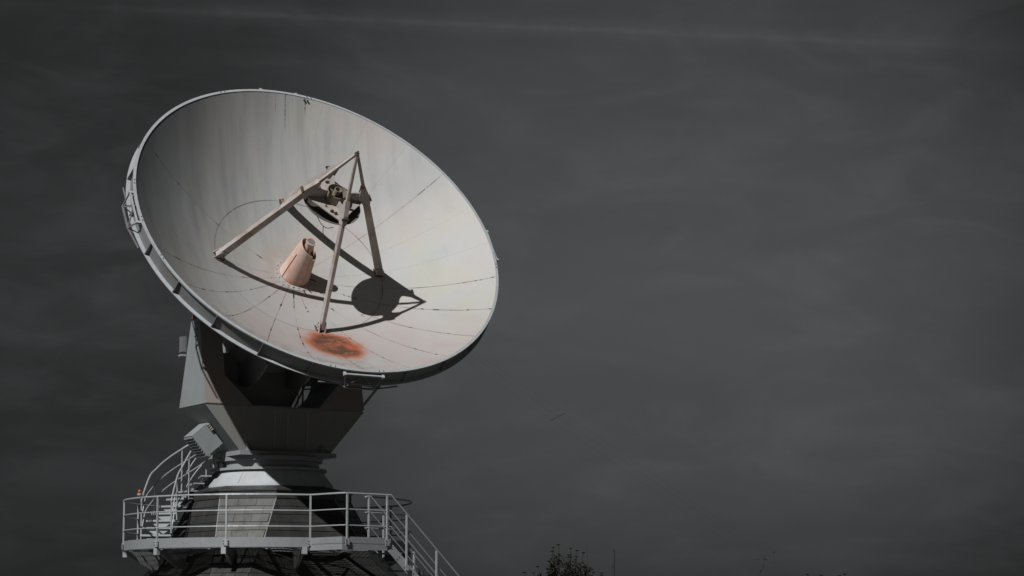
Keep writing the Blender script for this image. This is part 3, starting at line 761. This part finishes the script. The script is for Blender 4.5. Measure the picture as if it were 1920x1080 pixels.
# counterweight quadrant that hangs between the arms
q = MB(); pts = []
cq = Vector((0, 0, -1.38))
for i in range(25):
    a = R(-185 + 120 * i / 24); pts.append(Vector((0, math.cos(a) * 1.72, math.sin(a) * 1.72)) + cq)
pts += [cq + Vector((0, .3, .1)), cq + Vector((0, -.2, .3))]
for x in (-.62, .62): MB().slab([p + Vector((x, 0, 0)) for p in pts], (1, 0, 0), .05).build('elevation_quadrant', MT['mountdark'], dish, smooth=False)

# feed horn in the middle of the bowl
hb = MB().lathe([(.25, .0), (.50, .027), (.50, .038), (.25, .038)], 48).build('feed_horn', MT['dish'], dish)
tag(hb, 'pink rust-stained conical feed horn')
n = 40; outer = []; vs_ = []; fs = []
def horn_top(a): return .98 - .12 * math.cos(a - R(-25)) - (.10 if abs(((a - R(-20) + math.pi) % (2 * math.pi)) - math.pi) < R(48) else 0)
for i in range(7):
    for j in range(n):
        a = 2 * math.pi * j / n; zt = horn_top(a); zz = .05 + (zt - .05) * i / 6
        r_ = .365 - (.365 - .235) * (zz - .05) / .93; vs_.append((r_ * math.cos(a), r_ * math.sin(a), zz))
for i in range(7):
    for j in range(n):
        v = vs_[(6 - i) * n + j]; s_ = (math.hypot(v[0], v[1]) - .018) / math.hypot(v[0], v[1]); vs_.append((v[0] * s_, v[1] * s_, v[2]))
for i in range(13):
    for j in range(n): k = (j + 1) % n; fs.append((i * n + j, i * n + k, (i + 1) * n + k, (i + 1) * n + j))
MB().add(vs_, fs).build('horn_cone', MT['horn'], hb, angle=50)
off = Vector((.02, .03, 0))
MB().lathe([(.105, .4), (.105, 1.10), (.122, 1.10), (.122, 1.135), (.10, 1.135), (.10, .4)], 28, origin=off).build('waveguide', MT['horn'], hb)
MB().lathe([(.001, 1.128), (.100, 1.122), (.100, 1.10), (.001, 1.10)], 28, origin=off, close=False).build('window', MT['cap'], hb)
MB().lathe([(.19, .70), (.10, .70), (.10, .68), (.19, .68)], 28).build('inner_collar', MT['horn'], hb)
for a in (R(-75), R(15), R(105), R(195)):
    ca, sa = math.cos(a), math.sin(a); t = Vector((-sa, ca, 0))
    p = Vector((.366 * ca, .366 * sa, .06)); q_ = Vector((.262 * ca, .262 * sa, .80)); rr_ = Vector((ca, sa, 0))
    MB().beam(p, q_, t, .02, .035).build('flange_strip', MT['horn'], hb, smooth=False)
for j in range(20):
    a = 2 * math.pi * j / 20; p = Vector((.44 * math.cos(a), .44 * math.sin(a), .037))
    MB().tube([p, p + Vector((0, 0, .012))], .012, 6).build('bolt', MT['bolt'], hb, smooth=False)

# four-legged support
KN_R, KN_T, AP = .735, 2.72, 4.0
FEET = (178.4, -90.2, -2.4, 86.5)
apex = Vector((0, 0, AP))
for an in FEET:
    th = R(an); rad = Vector((math.cos(th), math.sin(th), 0)); t = Vector((-math.sin(th), math.cos(th), 0))
    ft = rad * 2.03 + Vector((0, 0, K * 2.03 ** 2 + .05)); kn = rad * KN_R + Vector((0, 0, KN_T))
    axis = (kn - ft).normalized()
    fk = .80 if an == -90.2 else 1.0
    lg = MB().beam(ft, kn, t, .11 * fk, .19 * fk, .10 * fk, .155 * fk).build('support_leg', MT['leg'], dish, smooth=False)
    up = apex + rad * .03
    MB().beam(kn + (kn - ft).normalized() * .04, up, t, .07, .085, .055, .06).build('upper_strut', MT['leg'], lg, smooth=False)
    # knee: tapered gusset that joins leg and strut
    inw = axis.cross(t); inw = inw if inw.dot(rad) < 0 else -inw
    P = [kn - axis * .16 + inw * .086, kn - axis * .16 - inw * .088, kn + axis * .06 - inw * .095, kn + axis * .40 - inw * .045, kn + axis * .40 + inw * .045, kn + axis * .10 + inw * .15]
    MB().slab([p + t * .056 for p in P], t, .112).build('knee', MT['leg'], lg, smooth=False)
    MB().obox(kn - axis * .02 - inw * .11, t, axis, inw, .085, .03, .02).build('knee_plate', MT['bolt'], lg, smooth=False)
    # foot bracket with bolts
    fp_, fn_ = para(2.06, th)
    MB().obox(fp_ + fn_ * .012, t, rad, fn_, .125, .15, .012).build('foot_plate', MT['rusty'], lg, smooth=False)
    for sg in (-1, 1):
        MB().slab([fp_ + t * (sg * .075) + rad * .13 + fn_ * .02, fp_ + t * (sg * .075) - rad * .13 + fn_ * .02, ft + axis * .20 + t * (sg * .075) - rad * .06, ft + axis * .20 + t * (sg * .075) + rad * .09], t, .014).build('foot_cheek', MT['leg'], lg, smooth=False)
        for u_, v_ in ((.03, .05), (-.04, .05), (.03, .13), (-.04, .13), (-.01, .19)):
            b = fp_ + t * (sg * .082) + rad * u_ + axis * v_
            MB().tube([b, b + t * (sg * .02)], .013, 6).build('bolt', MT['bolt'], lg, smooth=False)
MB().tube([apex - Vector((0, 0, .03)), apex + Vector((0, 0, .05))], [.06, .055], 10).build('apex_cap', MT['rusty'], dish)
MB().tube([apex + Vector((0, 0, .05)), apex + Vector((0, 0, .11))], .022, 8).build('apex_pin', MT['bolt'], dish)

# subreflector: convex shell, solid square plate tied to the knees, crossed webs, drum and pipe
SR, ST, PL = .68, 2.47, .13
def sz(r_): return ST - .27 + .27 * (r_ / SR) ** 2
prf = [(.002 + (SR - .002) * i / 12, sz(.002 + (SR - .002) * i / 12)) for i in range(13)]
sub = MB().lathe(prf + [(SR + .016, ST), (SR + .016, ST - .018)] + [(r_, zz + -.02) for r_, zz in prf[::-1]], 56).build('subreflector', MT['subshell'], dish, angle=50)
tag(sub, 'convex secondary reflector with square plate and central tube')
nn = 40; vs_ = []
def sqr(a):   # square radius at angle a (corners at the legs)
    b = (a - R(178.4)) % (math.pi / 2); return .73 * math.cos(math.pi / 4) / math.cos(b - math.pi / 4)
for zz in (ST + PL, ST + PL - .025):
    for j in range(nn):
        a = R(178.4) + 2 * math.pi * j / nn; vs_.append((sqr(a) * math.cos(a), sqr(a) * math.sin(a), zz))
    for j in range(nn):
        a = R(178.4) + 2 * math.pi * j / nn; vs_.append((.255 * math.cos(a), .255 * math.sin(a), zz))
fs = []
for j in range(nn):
    k = (j + 1) % nn
    fs += [(j, k, nn + k, nn + j), (2 * nn + k, 2 * nn + j, 3 * nn + j, 3 * nn + k), (j, 2 * nn + j, 2 * nn + k, k), (nn + k, 3 * nn + k, 3 * nn + j, nn + j)]
MB().add(vs_, fs).build('frame_plate', MT['subframe'], sub, smooth=False)
for q_, an in enumerate(FEET):
    th = R(an); rad = Vector((math.cos(th), math.sin(th), 0)); t = Vector((-math.sin(th), math.cos(th), 0))
    z0 = ST + PL + .002
    P = [rad * .24 + Vector((0, 0, z0)), rad * .70 + Vector((0, 0, z0)), rad * .74 + Vector((0, 0, z0 + .25)), rad * .60 + Vector((0, 0, z0 + .27)), rad * .24 + Vector((0, 0, z0 + (.22 if q_ % 2 == 0 else .16)))]
    MB().slab([p + t * .014 for p in P], t, .028).build('web', MT['leg'] if q_ % 2 == 0 else MT['subframe'], sub, smooth=False)
    # post from the plate corner down to the shell rim
    MB().tube([rad * .62 + Vector((0, 0, sz(.62))), rad * .62 + Vector((0, 0, z0 - .028))], .022, 8).build('stud', MT['bolt'], sub)
MB().lathe([(.24, ST - .10), (.24, ST + .36), (.226, ST + .36), (.226, ST - .10)], 36).build('drum', MT['olive'], sub)
MB().lathe([(.085, ST - .15), (.085, ST + .42), (.072, ST + .42), (.072, ST - .15)], 24).build('pipe', MT['olive'], sub)
for k in range(4):
    th = R(45 + 90 * k); rad = Vector((math.cos(th), math.sin(th), 0)); t = Vector((-math.sin(th), math.cos(th), 0))
    MB().beam(rad * .086 + Vector((0, 0, ST + .20)), rad * .226 + Vector((0, 0, ST + .20)), t, .012, .22).build('spoke', MT['olive'], sub, smooth=False)
    MB().tube([rad * .40 + Vector((0, 0, ST + PL)), rad * .40 + Vector((0, 0, ST + PL + .05))], .018, 8).build('adjuster', MT['bolt'], sub)
for x, y in ((-.10, -.50), (-.18, -.44), (.05, .52), (-.05, .50)):
    MB().obox((x, y, ST + PL + .025), (1, .3, 0), (-.3, 1, 0), (0, 0, 1), .035, .02, .025).build('clip', MT['bolt'], sub, smooth=False)
# loose cable that hangs from the subreflector rim, and a cable along the second leg
MB().tube(spline([(-.50, -.38, ST - .02), (-.36, -.55, ST - .16), (-.22, -.64, ST - .20), (-.10, -.68, ST - .12)], 5), .008, 6).build('cable', MT['wire'], sub)
MB().tube(spline([(-.30, -.60, ST - .19), (-.27, -.66, ST - .33), (-.20, -.74, ST - .42), (-.10, -.82, ST - .46)], 5), .008, 6).build('cable', MT['wire'], sub)

# ------------------------------------------------------------------ background: shrubs, stalks, masts, overhead line
def umbel(m, c, r_, rng):
    c = Vector(c); n = 9; top = []
    vs_ = [c + Vector((0, 0, r_ * .16))]
    for j in range(n):
        a = 2 * math.pi * j / n; q = r_ * rng.uniform(.85, 1.1); vs_.append(c + Vector((q * math.cos(a), q * math.sin(a), rng.uniform(-.05, .05) * r_)))
    vs_.append(c + Vector((0, 0, -r_ * .35)))
    fs = []
    for j in range(n): k = (j + 1) % n; fs += [(0, 1 + j, 1 + k), (n + 1, 1 + k, 1 + j)]
    m.add(vs_, fs)
def shrub(name, label, base, heads, stems_h, spread, nleaf, seed, group=None, leafr=(.05, .10), zlow=1.0):
    rng = random.Random(seed); t = thing(name, label, 'shrub', base, group='dark shrubs along the bottom edge')
    tips = []
    st = MB(); lf = MB(); um = MB()
    st.tube([(0, 0, 0), (.03, 0, .5), (0, .02, 1.1)], [.06, .05, .04], 7)
    ends = [Vector(h) for h in heads]
    for k in range(16):
        a = rng.uniform(0, 6.28); q = spread * math.sqrt(rng.random()) * .8
        ends.append(Vector((q * math.cos(a), q * math.sin(a), stems_h * rng.uniform(.86, 1.0) - .25 * q / spread)))
    for i, e_ in enumerate(ends):
        s0 = Vector((rng.uniform(-.05, .05), rng.uniform(-.05, .05), rng.uniform(.3, 1.0)))
        mid = s0.lerp(e_, .55) + Vector((rng.uniform(-.12, .12), rng.uniform(-.12, .12), .12)); mid2 = s0.lerp(e_, .82) + Vector((rng.uniform(-.04, .04), rng.uniform(-.04, .04), 0))
        pts = spline([s0, mid, mid2, e_], 5); st.tube(pts, [.022 - .015 * j / (len(pts) - 1) for j in range(len(pts))], 5)
        if i < len(heads): umbel(um, e_, rng.uniform(.065, .085), rng)
        # leaves hang along the upper stem
        stop = e_.z - (rng.uniform(.16, .34) if i < len(heads) else 0)
        for _ in range(nleaf):
            u = rng.uniform(.12, 1.0); p = pts[min(int(u * (len(pts) - 1)), len(pts) - 1)]
            p = p + Vector((rng.gauss(0, .06), rng.gauss(0, .06), rng.gauss(0, .05)))
            if p.z > stop or p.z < zlow: continue
            d_ = Vector((rng.gauss(0, 1), rng.gauss(0, 1), rng.gauss(-.5, .7))).normalized(); sd = d_.orthogonal().normalized()
            sd = Matrix.Rotation(rng.uniform(0, 6.28), 3, d_) @ sd
            ln = rng.uniform(*leafr); w = ln * .28; nrm = d_.cross(sd) * (w * .4)
            lf.add([p, p + d_ * ln * .5 + sd * w + nrm, p + d_ * ln, p + d_ * ln * .5 - sd * w + nrm], [(0, 1, 2), (0, 2, 3)])
    tr = st.build('stems', MT['bark'], t); lo = lf.build('foliage', MT['leaf'], t, smooth=False)
    tag(lo, None, kind='stuff')
    if um.v: tag(um.build('flower_heads', MT['umbel'], t, smooth=False), None, kind='stuff')
    return t
def at(px, py, Y):
    d_ = view_dir(px, py); return CAM + d_ * ((Y - CAM.y) / d_.y)
SY = 14.0
sbase = at(1062, 1080, SY); sbase.z = 0
hp = [(1037, 1026), (1047, 1021), (1035, 1033), (1070, 1028), (1082, 1032), (1094, 1036), (1066, 1040), (1030, 1052), (1079, 1048), (1008, 1062), (983, 1073), (1000, 1074), (1014, 1076), (1069, 1044), (1113, 1073), (1128, 1074), (1129, 1078), (1108, 1079)]
hr = random.Random(5)
heads = [at(px, py, SY + hr.uniform(-.5, .5)) - sbase for px, py in hp]
shrub('leafy_shrub', 'dark leafy shrub topped with small flat flower heads near the slim mast', sbase, heads, 4.0, .80, 170, 11, zlow=2.2, leafr=(.06, .13))
b2 = at(792, 1105, 9.0); b2.z = 0
shrub('leafy_shrub', 'dark twiggy shrub showing through the lower stair handrails', b2, [], 3.55, .35, 60, 21, zlow=2.0)
b3 = at(1548, 1108, 16.0); b3.z = 0
shrub('leafy_shrub', 'dark shrub tips just rising over the bottom edge at right', b3, [at(1514, 1077, 16) - b3, at(1540, 1078, 16) - b3, at(1584, 1076, 16) - b3, at(1574, 1079, 16) - b3], 3.1, .6, 60, 31, zlow=1.5)
# red seed stalk
kb = at(1424, 1110, 10.0); kb.z = 0
stk = thing('seed_stalk', 'thin bent stalk with sparse dark red seed heads', 'plant', kb)
def kp(px, py): return at(px, py, 10.0) - kb
pt = spline([Vector((0, 0, 0)), kp(1425, 1090), kp(1428, 1072), kp(1432, 1060)], 6)
MB().tube(pt, [.012 - .007 * i / (len(pt) - 1) for i in range(len(pt))], 6).build('stem', MT['bark'], stk)
for a_, b_ in (((1432, 1060), (1434, 1048)), ((1434, 1050), (1421, 1048.5)), ((1434, 1050), (1450, 1035)), ((1434, 1048), (1435, 1041))):
    MB().tube([kp(*a_), kp(*b_)], .0022, 5).build('twig', MT['bark'], stk)
for a_, b_, r_ in (((1429.5, 1045.5), (1439, 1050.5), .016), ((1419, 1048), (1422, 1050), .014), ((1434, 1041), (1437, 1042.5), .013), ((1448.5, 1034), (1452, 1036), .015), ((1431.2, 1058.5), (1432.2, 1062), .016)):
    p, q_ = kp(*a_), kp(*b_); MB().tube([p, p.lerp(q_, .3), p.lerp(q_, .7), q_], [r_ * .5, r_, r_, r_ * .5], 7).build('seed_head', MT['redseed'], stk)
# two slim masts
def mast(px, py, Y, r_, label, name='slim_mast'):
    top = at(px, py, Y); b = Vector((top.x, top.y, 0)); t = thing(name, label, 'mast', b, group='slim masts on the horizon')
    MB().tube([(0, 0, 0), (0, 0, top.z * .6), (0, 0, top.z)], [r_ * 1.3, r_, r_ * .8], 8).build('pole', MT['wire'], t)
    MB().tube([(0, 0, 0), (0, 0, .12)], r_ * 3, 10).build('foot', MT['wire'], t)
    return t
m1 = mast(1151.5, 1030, 45.0, .030, 'dark slim mast standing right of the flowering shrub')
tb = at(1151.5, 1063, 45.0); MB().obox((-.05, 0, tb.z), (1, 0, 0), (0, 1, 0), (0, 0, 1), .02, .03, .07).build('fitting', MT['wire'], m1, smooth=False)
mast(1101, 1023, 60.0, .009, 'very thin faint mast directly beside the flowering shrub')
# overhead line with spacer, running down from a mast behind the dish
LY = 40.0
lb = at(560, 440, LY); lb0 = Vector((lb.x, lb.y, 0))
ol = thing('overhead_line', 'faint three-wire overhead line with short spacer slanting down the sky', 'overhead line', lb0)
pm = MB().tube([(0, 0, 0), (0, 0, lb.z + .4)], [.10, .06], 10).build('support_pole', MT['wire'], ol)
MB().beam((-.5, 0, lb.z), (.5, 0, lb.z), (0, 0, 1), .06, .06).build('crossarm', MT['wire'], pm, smooth=False)
ends = [((953, 703), (1058, 775), (1400, 1009)), ((923, 693), (1047, 781.5), (1400, 1020)), ((903, 698), (1033, 788), (1400, 1040))]
for i, (p, m_, q_) in enumerate(ends):
    a = at(*p, LY); b = at(*m_, LY); c_ = at(*q_, LY)
    first = a + (a - b) * ((a.x - lb.x - (i - 1) * .25) / (b.x - a.x))
    last = c_ + (c_ - b) * ((c_.z - .05) / (b.z - c_.z))
    MB().tube([first - lb0, a - lb0, b - lb0, c_ - lb0, last - lb0], .0020, 5).build('wire', MT['wire'], ol)
MB().tube([at(1032.5, 788.3, LY) - lb0, at(1058.5, 774.7, LY) - lb0], .011, 6).build('spacer', MT['wire'], ol)
